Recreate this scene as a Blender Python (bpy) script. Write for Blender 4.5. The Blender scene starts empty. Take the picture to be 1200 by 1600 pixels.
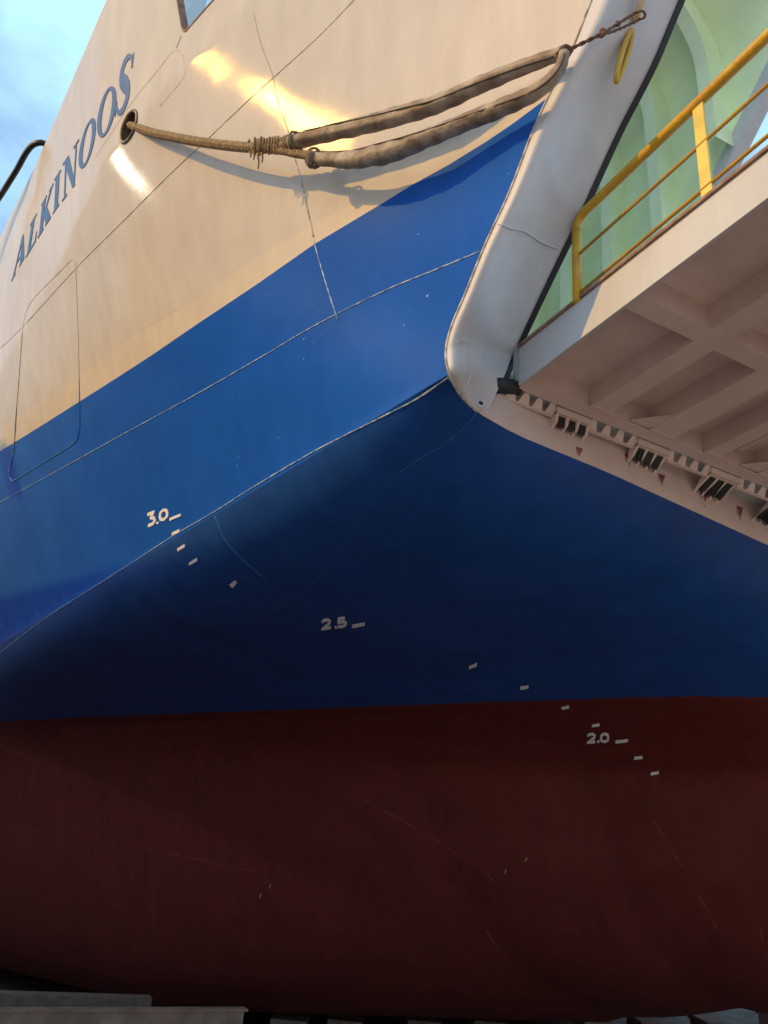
import bpy, bmesh, math, random
import numpy as np
from mathutils import Vector, Matrix
from mathutils.bvhtree import BVHTree
from mathutils.geometry import delaunay_2d_cdt

random.seed(7); rng = np.random.default_rng(7)
R = math.radians
scene = bpy.context.scene
COL = scene.collection

# ------------------------------------------------------------------ camera
# world: X = inboard (to port), Y = aft, Z = up; Z is the ship's draught in metres
CAM = np.array([0, 0, .9]); PITCH, ROLL, PSI = R(24), R(5.75), R(25)
FW = np.array([math.sin(PSI)*math.cos(PITCH), math.cos(PSI)*math.cos(PITCH), math.sin(PITCH)])
_r = np.array([math.cos(PSI), -math.sin(PSI), 0]); _u = np.cross(_r, FW)
RT = math.cos(ROLL)*_r + math.sin(ROLL)*_u; UP = -math.sin(ROLL)*_r + math.cos(ROLL)*_u
cd = bpy.data.cameras.new('camera'); cam = bpy.data.objects.new('camera', cd); COL.objects.link(cam)
cd.sensor_fit = 'HORIZONTAL'; cd.sensor_width = 36; cd.lens = 36; cd.clip_start = .05; cd.clip_end = 3000
M = Matrix.Identity(4)
for i in range(3):
    M[i][0], M[i][1], M[i][2], M[i][3] = RT[i], UP[i], -FW[i], CAM[i]
cam.matrix_world = M
scene.camera = cam

# ------------------------------------------------------------------ light
SUN_DIR = Vector((-.898, .032, .434)).normalized()          # towards the sun
SUN_EL = math.asin(SUN_DIR.z); SUN_AZ = math.atan2(SUN_DIR.x, SUN_DIR.y)
sd = bpy.data.lights.new('sun', 'SUN'); sun = bpy.data.objects.new('sun', sd); COL.objects.link(sun)
sd.energy = 2.0; sd.angle = R(.5); sd.color = (1, .54, .08)
sun.rotation_euler = SUN_DIR.to_track_quat('Z', 'Y').to_euler()
world = bpy.data.worlds.new('World'); scene.world = world; world.use_nodes = True
nt = world.node_tree; nt.nodes.clear()
def wn(t, **k):
    n = nt.nodes.new(t)
    for a, v in k.items(): setattr(n, a, v)
    return n
out = wn('ShaderNodeOutputWorld'); bg = wn('ShaderNodeBackground'); bg.inputs['Strength'].default_value = .15
sky = wn('ShaderNodeTexSky', sky_type='NISHITA', sun_disc=False, sun_elevation=SUN_EL, sun_rotation=SUN_AZ)
sky.air_density = 1.0; sky.dust_density = .4; sky.ozone_density = 1.5
tc = wn('ShaderNodeTexCoord'); nz = wn('ShaderNodeTexNoise')
nz.inputs['Scale'].default_value = 2.6; nz.inputs['Detail'].default_value = 7; nz.inputs['Roughness'].default_value = .55
mp = wn('ShaderNodeMapping'); mp.inputs['Scale'].default_value = (1, 1, 1.7); mp.inputs['Location'].default_value = (.3, .1, .2)
cr = wn('ShaderNodeValToRGB'); cr.color_ramp.elements[0].position = .38; cr.color_ramp.elements[1].position = .62
cr.color_ramp.elements[0].color = (0, 0, 0, 1); cr.color_ramp.elements[1].color = (.75, .75, .75, 1)
mx = wn('ShaderNodeMix', data_type='RGBA'); mx.inputs['B'].default_value = (3.3, 5.6, 7.3, 1)
L = nt.links.new
L(tc.outputs['Generated'], mp.inputs[0]); L(mp.outputs[0], nz.inputs['Vector']); L(nz.outputs['Fac'], cr.inputs[0])
L(cr.outputs[0], mx.inputs['Factor']); L(sky.outputs[0], mx.inputs['A']); L(mx.outputs['Result'], bg.inputs[0]); L(bg.outputs[0], out.inputs[0])
scene.view_settings.view_transform = 'Standard'; scene.view_settings.look = 'None'
scene.view_settings.exposure = .62; scene.view_settings.gamma = 1

# ------------------------------------------------------------------ helpers
def ray(px, py):
    return FW + RT*(px-600)/1200 - UP*(py-800)/1200
def atX(p, X): d = ray(*p); return CAM + d*X/d[0]
def atY(p, Y): d = ray(*p); return CAM + d*Y/d[1]
def atZ(p, z): d = ray(*p); return CAM + d*(z-CAM[2])/d[2]

def mesh_obj(name, verts, faces, mats, parent=None, midx=None, smooth=False):
    me = bpy.data.meshes.new(name); me.from_pydata([tuple(v) for v in verts], [], faces)
    for m in (mats if isinstance(mats, (list, tuple)) else [mats]): me.materials.append(m)
    if midx is not None: me.polygons.foreach_set('material_index', midx)
    if smooth: me.polygons.foreach_set('use_smooth', [True]*len(me.polygons))
    me.update()
    o = bpy.data.objects.new(name, me); COL.objects.link(o)
    if parent:
        o.parent = parent
        o.matrix_parent_inverse = parent_world(parent).inverted()
    return o
def parent_world(o):
    m = Matrix.Translation(o.location)
    if o.parent: m = parent_world(o.parent) @ o.matrix_parent_inverse @ m
    return m
def empty(name, loc, parent=None):
    o = bpy.data.objects.new(name, None); COL.objects.link(o); o.location = loc; o.empty_display_size = .2
    if parent: o.parent = parent; o.matrix_parent_inverse = parent_world(parent).inverted()
    return o
def tag(o, label=None, cat=None, group=None, kind=None):
    for k, v in (('label', label), ('category', cat), ('group', group), ('kind', kind)):
        if v: o[k] = v
    return o

class MB:
    """collects simple solids into one mesh"""
    def __init__(s): s.v = []; s.f = []; s.m = []; s.sm = []
    def add(s, v, f, m=0, sm=False):
        b = len(s.v); s.v += [tuple(map(float, p)) for p in v]; s.f += [tuple(i+b for i in q) for q in f]
        s.m += [m]*len(f); s.sm += [sm]*len(f)
    def box(s, a, b, m=0):
        x0, y0, z0 = map(min, a, b); x1, y1, z1 = map(max, a, b)
        v = [(x0,y0,z0),(x1,y0,z0),(x1,y1,z0),(x0,y1,z0),(x0,y0,z1),(x1,y0,z1),(x1,y1,z1),(x0,y1,z1)]
        s.add(v, [(0,3,2,1),(4,5,6,7),(0,1,5,4),(1,2,6,5),(2,3,7,6),(3,0,4,7)], m)
    def prism(s, poly, vec, m=0):
        n = len(poly); p = [np.array(q, float) for q in poly]; vec = np.array(vec, float)
        v = p+[q+vec for q in p]
        s.add(v, [tuple(range(n-1, -1, -1)), tuple(range(n, 2*n))]+[(i, (i+1) % n, n+(i+1) % n, n+i) for i in range(n)], m)
    def tube(s, path, rad, n=10, m=0, sm=True, cap=True, squash=1, ref=None, fn=None):
        P = [np.array(p, float) for p in path]; k = len(P); ring = []
        ref = np.array(ref if ref is not None else (0, 0, 1.0), float); v = []
        for i in range(k):
            t = P[min(i+1, k-1)]-P[max(i-1, 0)]; t /= np.linalg.norm(t)+1e-12
            a = ref-t*(ref@t)
            if np.linalg.norm(a) < 1e-3: a = np.array((1, 0, 0.0))-t*t[0]
            a /= np.linalg.norm(a); b = np.cross(t, a); ref = a if fn is None else ref
            r = rad[i] if hasattr(rad, '__len__') else rad
            for j in range(n):
                th = 2*math.pi*j/n; rr = r*(fn(i, th) if fn else 1)
                v.append(P[i]+a*math.cos(th)*rr+b*math.sin(th)*rr*squash)
        f = [(i*n+j, i*n+(j+1) % n, (i+1)*n+(j+1) % n, (i+1)*n+j) for i in range(k-1) for j in range(n)]
        if cap: f += [tuple(range(n-1, -1, -1)), tuple((k-1)*n+j for j in range(n))]
        s.add(v, f, m, sm)
    def build(s, name, mats, parent=None):
        o = mesh_obj(name, s.v, s.f, mats, parent, s.m)
        o.data.polygons.foreach_set('use_smooth', s.sm)
        return o

def spline(pts, n):
    """Catmull-Rom through points, n samples in all, even in length"""
    P = np.array(pts, float); Q = np.vstack([2*P[0]-P[1], P, 2*P[-1]-P[-2]]); o = []
    for i in range(1, len(Q)-2):
        for t in np.linspace(0, 1, 24, endpoint=False):
            a, b, c, d = Q[i-1:i+3]
            o.append(.5*(2*b+(c-a)*t+(2*a-5*b+4*c-d)*t*t+(3*b-a-3*c+d)*t**3))
    o.append(P[-1]); o = np.array(o)
    L_ = np.concatenate([[0], np.cumsum(np.linalg.norm(np.diff(o, axis=0), axis=1))])
    s = np.linspace(0, L_[-1], n)
    return np.stack([np.interp(s, L_, o[:, k]) for k in range(o.shape[1])], 1)
def spline2(pts, n):
    """the same, sampled evenly in point index"""
    P = np.array(pts, float); Q = np.vstack([2*P[0]-P[1], P, 2*P[-1]-P[-2]]); o = []
    for u in np.linspace(0, len(P)-1-1e-9, n):
        i = int(u); t = u-i; a, b, c, d = Q[i:i+4]
        o.append(.5*(2*b+(c-a)*t+(2*a-5*b+4*c-d)*t*t+(3*b-a-3*c+d)*t**3))
    return np.array(o)
def inside(poly, x, y):
    x = np.asarray(x, float); y = np.asarray(y, float); r = np.zeros(x.shape, bool); n = len(poly)
    for i in range(n):
        x0, y0 = poly[i]; x1, y1 = poly[(i+1) % n]
        if y0 == y1: continue
        c = ((y0 > y) != (y1 > y)) & (x < (x1-x0)*(y-y0)/(y1-y0)+x0); r ^= c
    return r
def sstep(a, b, x): u = np.clip((x-a)/(b-a), 0, 1); return u*u*(3-2*u)

# ------------------------------------------------------------------ materials
def mat(name, rgb, rough=.5, var=.06, scale=3., bump=.0, bscale=40., metal=0, spec=.5, rgb2=None, coat=0, detail=6, mixlo=.35, mixhi=.7, bdist=.01):
    m = bpy.data.materials.new(name); m.use_nodes = True; t = m.node_tree; N = t.nodes; P = N['Principled BSDF']
    P.inputs['Roughness'].default_value = rough; P.inputs['Metallic'].default_value = metal
    P.inputs['Specular IOR Level'].default_value = spec; P.inputs['Coat Weight'].default_value = coat; P.inputs['Coat Roughness'].default_value = .12
    c = N.new('ShaderNodeTexCoord'); n = N.new('ShaderNodeTexNoise'); n.inputs['Scale'].default_value = scale; n.inputs['Detail'].default_value = detail
    t.links.new(c.outputs['Object'], n.inputs['Vector'])
    r = N.new('ShaderNodeValToRGB'); r.color_ramp.elements[0].position = mixlo; r.color_ramp.elements[1].position = mixhi
    c2 = rgb2 if rgb2 else tuple(min(1, x*(1+var)) for x in rgb); c1 = rgb if rgb2 else tuple(x*(1-var) for x in rgb)
    r.color_ramp.elements[0].color = (*c1, 1); r.color_ramp.elements[1].color = (*c2, 1)
    t.links.new(n.outputs['Fac'], r.inputs[0]); t.links.new(r.outputs[0], P.inputs['Base Color'])
    m['ramp'] = r.name
    if bump:
        b = N.new('ShaderNodeBump'); b.inputs['Strength'].default_value = bump; b.inputs['Distance'].default_value = bdist
        n2 = N.new('ShaderNodeTexNoise'); n2.inputs['Scale'].default_value = bscale; n2.inputs['Detail'].default_value = 4
        t.links.new(c.outputs['Object'], n2.inputs['Vector']); t.links.new(n2.outputs['Fac'], b.inputs['Height']); t.links.new(b.outputs[0], P.inputs['Normal'])
    return m

def hull_paint(name, rgb, rough=.3, spec=.5, coat=.0, rgb2=None, waterline=None, streak=.05, peel=.12, chips=0, dirt=.06):
    """gloss ship's paint: brushed tone patches, orange peel, long plate waves"""
    m = bpy.data.materials.new(name); m.use_nodes = True; t = m.node_tree; N = t.nodes; P = N['Principled BSDF']; K = t.links.new
    P.inputs['Specular IOR Level'].default_value = spec; P.inputs['Coat Weight'].default_value = coat; P.inputs['Coat Roughness'].default_value = .1
    c = N.new('ShaderNodeTexCoord')
    def noise(sc, det=5, ro=.5, vec=None):
        n = N.new('ShaderNodeTexNoise'); n.inputs['Scale'].default_value = sc; n.inputs['Detail'].default_value = det; n.inputs['Roughness'].default_value = ro
        K(vec or c.outputs['Object'], n.inputs['Vector']); return n
    def math_(op, a, b=None):
        n = N.new('ShaderNodeMath'); n.operation = op
        for i, x in enumerate((a, b)):
            if x is None: continue
            if isinstance(x, (int, float)): n.inputs[i].default_value = x
            else: K(x, n.inputs[i])
        return n.outputs[0]
    n1 = noise(1.3, 8, .6); r1 = N.new('ShaderNodeValToRGB'); r1.color_ramp.elements[0].position = .3; r1.color_ramp.elements[1].position = .72
    r1.color_ramp.elements[0].color = (*[x*(1-streak) for x in rgb], 1); r1.color_ramp.elements[1].color = (*(rgb2 or [min(1, x*(1+streak)) for x in rgb]), 1)
    K(n1.outputs['Fac'], r1.inputs[0]); colr = r1.outputs[0]
    def runs(col, amt):                                   # faint run-down streaks and roller lanes
        mp_ = N.new('ShaderNodeMapping'); mp_.inputs['Scale'].default_value = (7, 7, .55); K(c.outputs['Object'], mp_.inputs[0])
        nn = noise(1.0, 6, .6, mp_.outputs[0]); rr = N.new('ShaderNodeValToRGB'); rr.color_ramp.elements[0].position = .36; rr.color_ramp.elements[1].position = .66
        rr.color_ramp.elements[0].color = (1-amt,)*3+(1,); rr.color_ramp.elements[1].color = (1+amt*.5,)*3+(1,); K(nn.outputs['Fac'], rr.inputs[0])
        m2 = N.new('ShaderNodeMix'); m2.data_type = 'RGBA'; m2.blend_type = 'MULTIPLY'; m2.inputs['Factor'].default_value = 1; K(col, m2.inputs['A']); K(rr.outputs[0], m2.inputs['B']); return m2.outputs['Result']
    if waterline:
        z0, red = waterline
        s = N.new('ShaderNodeSeparateXYZ'); K(c.outputs['Object'], s.inputs[0]); wn_ = noise(7, 6, .65)
        zz = math_('ADD', s.outputs[2], math_('MULTIPLY', math_('SUBTRACT', wn_.outputs['Fac'], .5), .022))
        fac = math_('GREATER_THAN', zz, z0)
        n3 = noise(1.8, 9, .65); r3 = N.new('ShaderNodeValToRGB'); r3.color_ramp.elements[0].position = .3; r3.color_ramp.elements[1].position = .75
        r3.color_ramp.elements[0].color = (*[x*.86 for x in red], 1); r3.color_ramp.elements[1].color = (*[x*1.10 for x in red], 1); K(n3.outputs['Fac'], r3.inputs[0])
        mixn = N.new('ShaderNodeMix'); mixn.data_type = 'RGBA'; K(fac, mixn.inputs['Factor']); K(r3.outputs[0], mixn.inputs['A']); K(colr, mixn.inputs['B']); colr = mixn.outputs['Result']
        ro = math_('ADD', math_('MULTIPLY', fac, rough-.55), .55); K(ro, P.inputs['Roughness'])
    else:
        rn = noise(5, 5, .6); ro = math_('ADD', math_('MULTIPLY', rn.outputs['Fac'], .04), rough-.02); K(ro, P.inputs['Roughness'])
    if chips:
        nc = noise(34, 3, .5); nc2 = noise(2.3, 3, .5)
        cm = math_('MULTIPLY', math_('GREATER_THAN', nc.outputs['Fac'], .755), math_('GREATER_THAN', nc2.outputs['Fac'], .5))
        mixc = N.new('ShaderNodeMix'); mixc.data_type = 'RGBA'; K(cm, mixc.inputs['Factor']); K(colr, mixc.inputs['A']); mixc.inputs['B'].default_value = (.45, .52, .58, 1); colr = mixc.outputs['Result']
    colr = runs(colr, dirt)
    K(colr, P.inputs['Base Color'])
    b1 = N.new('ShaderNodeBump'); b1.inputs['Strength'].default_value = peel; b1.inputs['Distance'].default_value = .004
    K(noise(170, 2, .5).outputs['Fac'], b1.inputs['Height'])
    b2 = N.new('ShaderNodeBump'); b2.inputs['Strength'].default_value = .3; b2.inputs['Distance'].default_value = .03
    K(noise(1.8, 2, .4).outputs['Fac'], b2.inputs['Height']); K(b2.outputs[0], b1.inputs['Normal']); K(b1.outputs[0], P.inputs['Normal'])
    return m

CREAM = (.58, .52, .455)
m_cream = hull_paint('cream_hull_paint', CREAM, .10, .07, streak=.05, peel=.075)
m_fresh = hull_paint('fresh_cream_hull_paint', (.63, .54, .435), .105, .07, streak=.03, peel=.075)
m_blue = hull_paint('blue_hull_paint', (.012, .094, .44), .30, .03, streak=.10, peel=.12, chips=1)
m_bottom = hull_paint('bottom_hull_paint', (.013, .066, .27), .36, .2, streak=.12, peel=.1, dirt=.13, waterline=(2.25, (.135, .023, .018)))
m_post = hull_paint('bow_post_paint', (.57, .55, .565), .45, .4, streak=.07, peel=.3)
m_fascia = hull_paint('ramp_side_paint', (.52, .53, .56), .45, .4, streak=.07, peel=.3)
m_ramp = hull_paint('ramp_paint', (.74, .58, .52), .5, .4, rgb2=(.60, .45, .39), streak=.05, peel=.3)
m_weldp = mat('pale_weld_bead', (.10, .22, .42), .35, rgb2=(.55, .62, .66), scale=28, mixlo=.40, mixhi=.62, bump=.5, bscale=150)
m_weldc = mat('cream_weld_bead', (.62, .57, .50), .4, rgb2=(.30, .24, .18), scale=22, mixlo=.42, mixhi=.6, bump=.5, bscale=150)
m_weldd = mat('dirty_weld_bead', (.50, .44, .37), .5, rgb2=(.34, .28, .22), scale=26, bump=.4, bscale=150)
m_weldb = mat('blue_weld_bead', (.02, .09, .28), .35, rgb2=(.05, .18, .42), scale=30, bump=.5, bscale=150)
m_white = mat('white_marking_paint', (.88, .86, .84), .5, var=.12, scale=60)
m_name = mat('slate_blue_lettering', (.05, .125, .33), .45, var=.1, scale=8, spec=.15)
m_edge = mat('dirty_letter_edge', (.13, .15, .20), .7, var=.3, scale=30)
m_green = mat('mint_green_paint', (.80, .88, .54), .45, var=.08, scale=1.6, bump=.12, bscale=20)
m_green2 = mat('pale_mint_flange_paint', (.84, .90, .58), .45, var=.08, scale=2)
m_rubber = mat('black_rubber_seal', (.012, .013, .02), .55, var=.2, scale=10)
m_yellow = mat('yellow_steel_paint', (.60, .38, .025), .35, rgb2=(.50, .25, .02), scale=9, bump=.3, bscale=60)
m_ybar = mat('pale_yellow_bar_paint', (.70, .56, .12), .45, var=.1, scale=9)
m_rust = mat('rusty_edge', (.20, .10, .06), .8, rgb2=(.33, .22, .17), scale=14, bump=.4)
m_dark = mat('black_gap_shade', (.012, .012, .014), .6, var=.3, scale=30, bump=.5, bscale=40)  # black standing in for shade in the comb gaps and drain bore
m_stain = mat('magenta_grease_stain', (.30, .09, .12), .6, rgb2=(.17, .04, .06), scale=30)
m_rope = mat('tan_polypropylene_rope', (.40, .27, .13), .7, rgb2=(.22, .14, .07), scale=30, bump=.9, bscale=240)
m_cord = mat('brown_lashing_cord', (.13, .065, .045), .8, rgb2=(.20, .11, .07), scale=40, bump=.8, bscale=300)
m_sleeve = mat('weathered_canvas_sleeve', (.19, .13, .085), .66, rgb2=(.42, .35, .27), scale=9, bump=.4, bscale=20, mixlo=.38, mixhi=.68, bdist=.03)
m_flap = mat('dark_sleeve_seam', (.05, .035, .035), .7, var=.2, scale=30)
m_lash = mat('brown_sleeve_lashing', (.16, .11, .07), .8, rgb2=(.28, .20, .13), scale=40, bump=.6, bscale=200)
m_hose = mat('black_hose', (.015, .014, .016), .45, var=.2, scale=10)
m_steel = mat('galvanised_plate', (.45, .47, .48), .4, metal=.6, var=.1, scale=10)
m_house = mat('white_deckhouse_paint', (.55, .58, .62), .4, var=.04, scale=2)
m_concrete = mat('dusty_dock_concrete', (.43, .355, .30), .9, rgb2=(.54, .455, .385), scale=2.2, bump=.6, bscale=18)
m_block = mat('keel_block_concrete', (.17, .10, .085), .9, rgb2=(.10, .06, .05), scale=7, bump=.8, bscale=22)
m_timber = mat('keel_block_timber', (.14, .085, .065), .85, rgb2=(.22, .14, .10), scale=9, bump=.7, bscale=30)
m_inner = mat('hull_inside_paint', (.40, .42, .42), .6, var=.06, scale=3)

# ------------------------------------------------------------------ the hull surface
def Yeff(Y): Y = np.asarray(Y, float); return np.where(Y < 13, Y, 13+4*(1-np.exp(-(np.maximum(Y, 13)-13)/4)))
def Xk(Y): return 1.9-.185*Yeff(Y)
def flare(Y): return .5*sstep(1.2, 5.2, np.asarray(Y, float))
CREASE = [(1.5, 6.6), (3.508, 5.971), (3.75, 5.801), (4.487, 5.565), (6.5, 5.35), (60, 5.2)]
def Xs(Y, z):
    Y = np.asarray(Y, float); z = np.asarray(z, float); f = flare(Y)
    zc = np.interp(Y, [c[0] for c in CREASE], [c[1] for c in CREASE])
    d = z-zc; soft = np.where(d > .03, d-.015, np.where(d < 0, 0, d*d/.06))
    glint_bulge = .045*np.exp(-((Y-3.42)**2+(z-5.28)**2)/.42)+.012*np.exp(-((Y-4.55)**2+(z-5.05)**2)/.25)   # slight bulges shaped to tighten the two glints on the plating
    return Xk(Y)-f*np.maximum(0, z-2.9)+.48*f*soft-glint_bulge
def side_hit(p):
    d = ray(*p); ts = np.linspace(.5, 45, 4000); v = d[0]*ts-Xs(d[1]*ts, CAM[2]+d[2]*ts)
    i = np.nonzero(np.diff(np.sign(v)))[0][0]; t = ts[i]+(ts[i+1]-ts[i])*v[i]/(v[i]-v[i+1])
    return CAM+d*t
def mirror_dir(px):
    """where a glossy plate at this pixel would send the view ray"""
    p = side_hit(px); d = ray(*px); d = d/np.linalg.norm(d); e = .01; X = lambda a, b: float(Xs(a, b))
    n = np.array([-1, (X(p[1]+e, p[2])-X(p[1]-e, p[2]))/2/e, (X(p[1], p[2]+e)-X(p[1], p[2]-e))/2/e]); n /= np.linalg.norm(n)
    return d-2*(d@n)*n
E1 = [(925,0),(897,71),(857,152),(832,208),(797,299),(758,384),(728,458),(706,510),(697,549)]
front = [side_hit(p)[1:] for p in E1]                                   # (Y, z) from the top down
front = [np.array((.70, 6.6)), np.array((1.25, 5.42))] + front + [np.array((2.528, 2.9))]
_tp = [tuple(side_hit(p)[1:]) for p in ((-30,436),(0,370),(30,310),(60,250),(85,190),(110,130),(140,65),(170,0),(190,-45))]
_tp = [(60., 6.2), (11, 6.25)]+_tp+[(3.7, 7.0), (2.5, 7.0), (.70, 6.6)]
_tp = sorted(_tp)
ZTOP = lambda Y: np.interp(Y, [q[0] for q in _tp], [q[1] for q in _tp])
# outline in (Y, z)
topY = [.70, 1.2, 2, 2.8, 3.6, 4.0, 4.2, 4.4, 4.55, 4.7, 5.1, 5.6, 6.2, 7, 8, 9.5, 11, 13, 16, 20, 28, 45]
outline = [tuple(front[0])]+[(y, float(ZTOP(y))) for y in topY[1:]]+[(45, 2.9)]
botY = sorted([30, 20, 16, 13, 11.5]+list(np.arange(2.6, 11, .12)), reverse=True)
outline += [(float(y), 2.9) for y in botY]+[tuple(p) for p in front[:0:-1]]
def yz(pts): return [tuple(side_hit(p)[1:]) for p in pts]
win_px = [(264,-72),(271,-34),(277,0),(284,42),(287,49),(291,49),(333,1),(371,-43),(330,-108)]
win = yz(win_px)
hc = np.array((202, 200.)); hu = np.array((13, -17.)); hv = np.array((7, 22.))*.0+np.array((-5, 26.))*.0
haw_px = [(201.5+9.5*math.cos(a)+8.5*math.sin(a), 198+1.5*math.cos(a)-25*math.sin(a)) for a in np.linspace(0, 2*math.pi, 28, endpoint=False)]
haw = yz(haw_px)
paint_px = [(-12,713),(0,705),(60,668),(120,630),(180,592),(240,553),(310,505),(400,445),(490,382),(560,340),(600,316),(640,291),(700,258),(760,221),(800,194),(835,168),(853,156)]
paint = yz(paint_px); paint[-1] = (paint[-1][0]-.06, paint[-1][1]+.01)
fresh_px = [(-12,672),(0,668),(37,643),(80,622),(112,596),(150,570),(188,540),(205,528),(290,478),(350,440),(382,414),(420,392),(470,362),(520,333),(560,316),(590,314),(600,316)]
fresh = yz(fresh_px)
def poly_y(line, Y):
    a = sorted(line); return np.interp(Y, [q[0] for q in a], [q[1] for q in a])
gy = np.concatenate([np.arange(.5, 8, .075), np.arange(8, 14, .2), np.arange(14, 45, 1.)]); gz = np.arange(2.96, 7.4, .075)
GY, GZ = np.meshgrid(gy, gz); GY = GY.ravel(); GZ = GZ.ravel()
ok = inside(outline, GY, GZ) & ~inside(win, GY, GZ) & ~inside(haw, GY, GZ)
V2 = []; E2_ = []
def loop(pts, closed=True):
    b = len(V2); V2.extend(Vector(p) for p in pts); n = len(pts)
    E2_.extend((b+i, b+(i+1) % n) for i in range(n if closed else n-1))
loop(outline); loop(win); loop(haw)
ext = lambda l, z: [(46., z)]+l
loop([(44.9, 5.2), (16, 4.95), (11, 4.8)]+paint[0:], False); loop([(44.9, 5.5), (16, 5.2), (11, 5.0)]+fresh, False)
b0 = len(V2)
pts = np.stack([GY[ok], GZ[ok]], 1)
V2.extend(Vector(p) for p in pts)
r = delaunay_2d_cdt(V2, E2_, [], 0, 1e-5)
cv = np.array([tuple(v) for v in r[0]]); tri = np.array([f for f in r[2] if len(f) == 3])
cen = cv[tri].mean(1)
keep = inside(outline, cen[:, 0], cen[:, 1]) & ~inside(win, cen[:, 0], cen[:, 1]) & ~inside(haw, cen[:, 0], cen[:, 1])
tri = tri[keep]; cen = cen[keep]
P3 = np.stack([Xs(cv[:, 0], cv[:, 1]), cv[:, 0], cv[:, 1]], 1)
zp = poly_y(paint+[(11, 4.8), (16, 4.95), (44.9, 5.2)], cen[:, 0]); zf = poly_y(fresh+[(11, 5.0), (16, 5.2), (44.9, 5.5)], cen[:, 0])
fmin = min(q[0] for q in fresh)
mi = np.where(cen[:, 1] < zp, 1, np.where((cen[:, 1] < zf) & (cen[:, 0] > fmin), 2, 0))
hullb = MB()
# orient outward (-X)
nn = np.cross(P3[tri[:, 1]]-P3[tri[:, 0]], P3[tri[:, 2]]-P3[tri[:, 0]])
tri[nn[:, 0] > 0] = tri[nn[:, 0] > 0][:, ::-1]
for k in range(3):
    hullb.f += []
base = len(hullb.v); hullb.v += [tuple(p) for p in P3]; hullb.f += [tuple(int(i) for i in t) for t in tri]; hullb.m += [int(i) for i in mi]; hullb.sm += [True]*len(tri)

# bottom: bilge turn + hollow V forefoot, straight diagonal waterlines
BIL = np.array([(0, 1), (.015, .92), (.06, .72), (.16, .45), (.30, .27), (.5, .145), (.9, .05), (1.5, 0), (8, 0)])
ZS = np.array([(0, 2.72), (3.5, 2.56), (5.09, 2.5), (6.17, 2.4), (6.68, 2.3), (7.13, 2.2), (7.47, 2.1), (7.76, 2.0), (7.97, 1.9), (8.16, 1.8), (8.55, 1.36), (9.0, .78), (9.6, .15), (10.4, -.35), (11.4, -.68), (13, -.9), (60, -.9)])
def pchip(T, x):
    X, Y = T[:, 0], T[:, 1]; h = np.diff(X); d = np.diff(Y)/h; m = np.zeros(len(X)); m[0] = d[0]; m[-1] = d[-1]
    for i in range(1, len(X)-1):
        if d[i-1]*d[i] > 0: w1 = 2*h[i]+h[i-1]; w2 = h[i]+2*h[i-1]; m[i] = (w1+w2)/(w1/d[i-1]+w2/d[i])
    x = np.clip(x, X[0], X[-1]); i = np.clip(np.searchsorted(X, x)-1, 0, len(h)-1); t = (x-X[i])/h[i]
    return (2*t**3-3*t**2+1)*Y[i]+(t**3-2*t*t+t)*h[i]*m[i]+(-2*t**3+3*t*t)*Y[i+1]+(t**3-t*t)*h[i]*m[i+1]
YB = np.array([(1.40, 2.528), (1.55, 2.635), (1.713, 2.726), (1.99, 2.788), (2.625, 2.822), (4.065, 2.969), (7.0, 3.12)])
XC = 7.0
Os = np.array([0, .008, .02, .04, .065, .10, .14, .19, .25, .32, .4, .5, .62, .76, .92, 1.1]+list(np.linspace(1.25, 5.2, 130)))
Ys = np.concatenate([[0, .02, .05, .09, .14, .2, .27, .35, .44, .54, .65, .77, .9, 1.05, 1.2], np.arange(1.35, 14, .1), np.arange(14.2, 22, .4), np.arange(22, 43, 3)])
nO, nY = len(Os), len(Ys)
bp = np.zeros((nY, nO, 3))
for j, o in enumerate(Os):
    xb = 1.43+o+max(0, (o-1)/(5.2-1))*((XC-1.43)-5.2)
    yb = np.interp(xb, YB[:, 0], YB[:, 1])
    Y = yb+Ys; st = max(0, (o-1)/(5.2-1)); X = Xk(Y)+o+st*((XC-Xk(Y))-5.2)
    if True:                                    # ease the first stations from the rounded bow corner onto the side
        X = X+(xb-(Xk(yb)+o+st*((XC-Xk(yb))-5.2)))*np.exp(-Ys/.15)
    s = X+.5*Y; g = float(pchip(BIL, np.array([o]))[0])
    def zbot(s_):
        kap = .25*np.clip(Y-6, 0, 12); s_ = np.where(s_ > 7.13, 7.13+(s_-7.13)*(1+kap), s_)
        s_ = np.where(s_ > 8.16, 8.16+(s_-8.16)*(1+1.3*np.clip((7.5-Y)/3, 0, 1)), s_)
        z_ = pchip(ZS, s_); zb = -.28-.16*np.clip(Y-6, 0, 6.3)
        return np.where(z_ < 1, 1-(1-z_)*(1-zb)/1.9, z_)
    z = zbot(s)+(2.9-zbot(Xk(Y)+.5*Y))*g
    w = 1-np.exp(-Ys/.35)
    bp[:, j] = np.stack([X, Y, 2.9-(2.9-z)*np.maximum(w, 0)], 1)
# the two shallow knocks in the bilge plating
def dent(px, amp, ru, rv, ang):
    c = None
    d = ray(*px); q = bp.reshape(-1, 3)-CAM; q = q/np.linalg.norm(q, axis=1)[:, None]; i = np.argmax(q@(d/np.linalg.norm(d))); c = bp.reshape(-1, 3)[i]
    du = (bp[..., 0]-c[0])*math.cos(ang)+(bp[..., 1]-c[1])*math.sin(ang); dv = -(bp[..., 0]-c[0])*math.sin(ang)+(bp[..., 1]-c[1])*math.cos(ang)
    bp[..., 2] += amp*np.exp(-(du/ru)**2-(dv/rv)**2)*(np.abs(bp[..., 2]-c[2]) < .6)*sstep(0, .18, 2.88-bp[..., 2])
dent((285, 968), -.045, .34, .10, .9); dent((318, 1000), .035, .42, .16, .9); dent((190, 925), .03, .2, .25, .4)
b = len(hullb.v); hullb.v += [tuple(p) for p in bp.reshape(-1, 3)]
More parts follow.
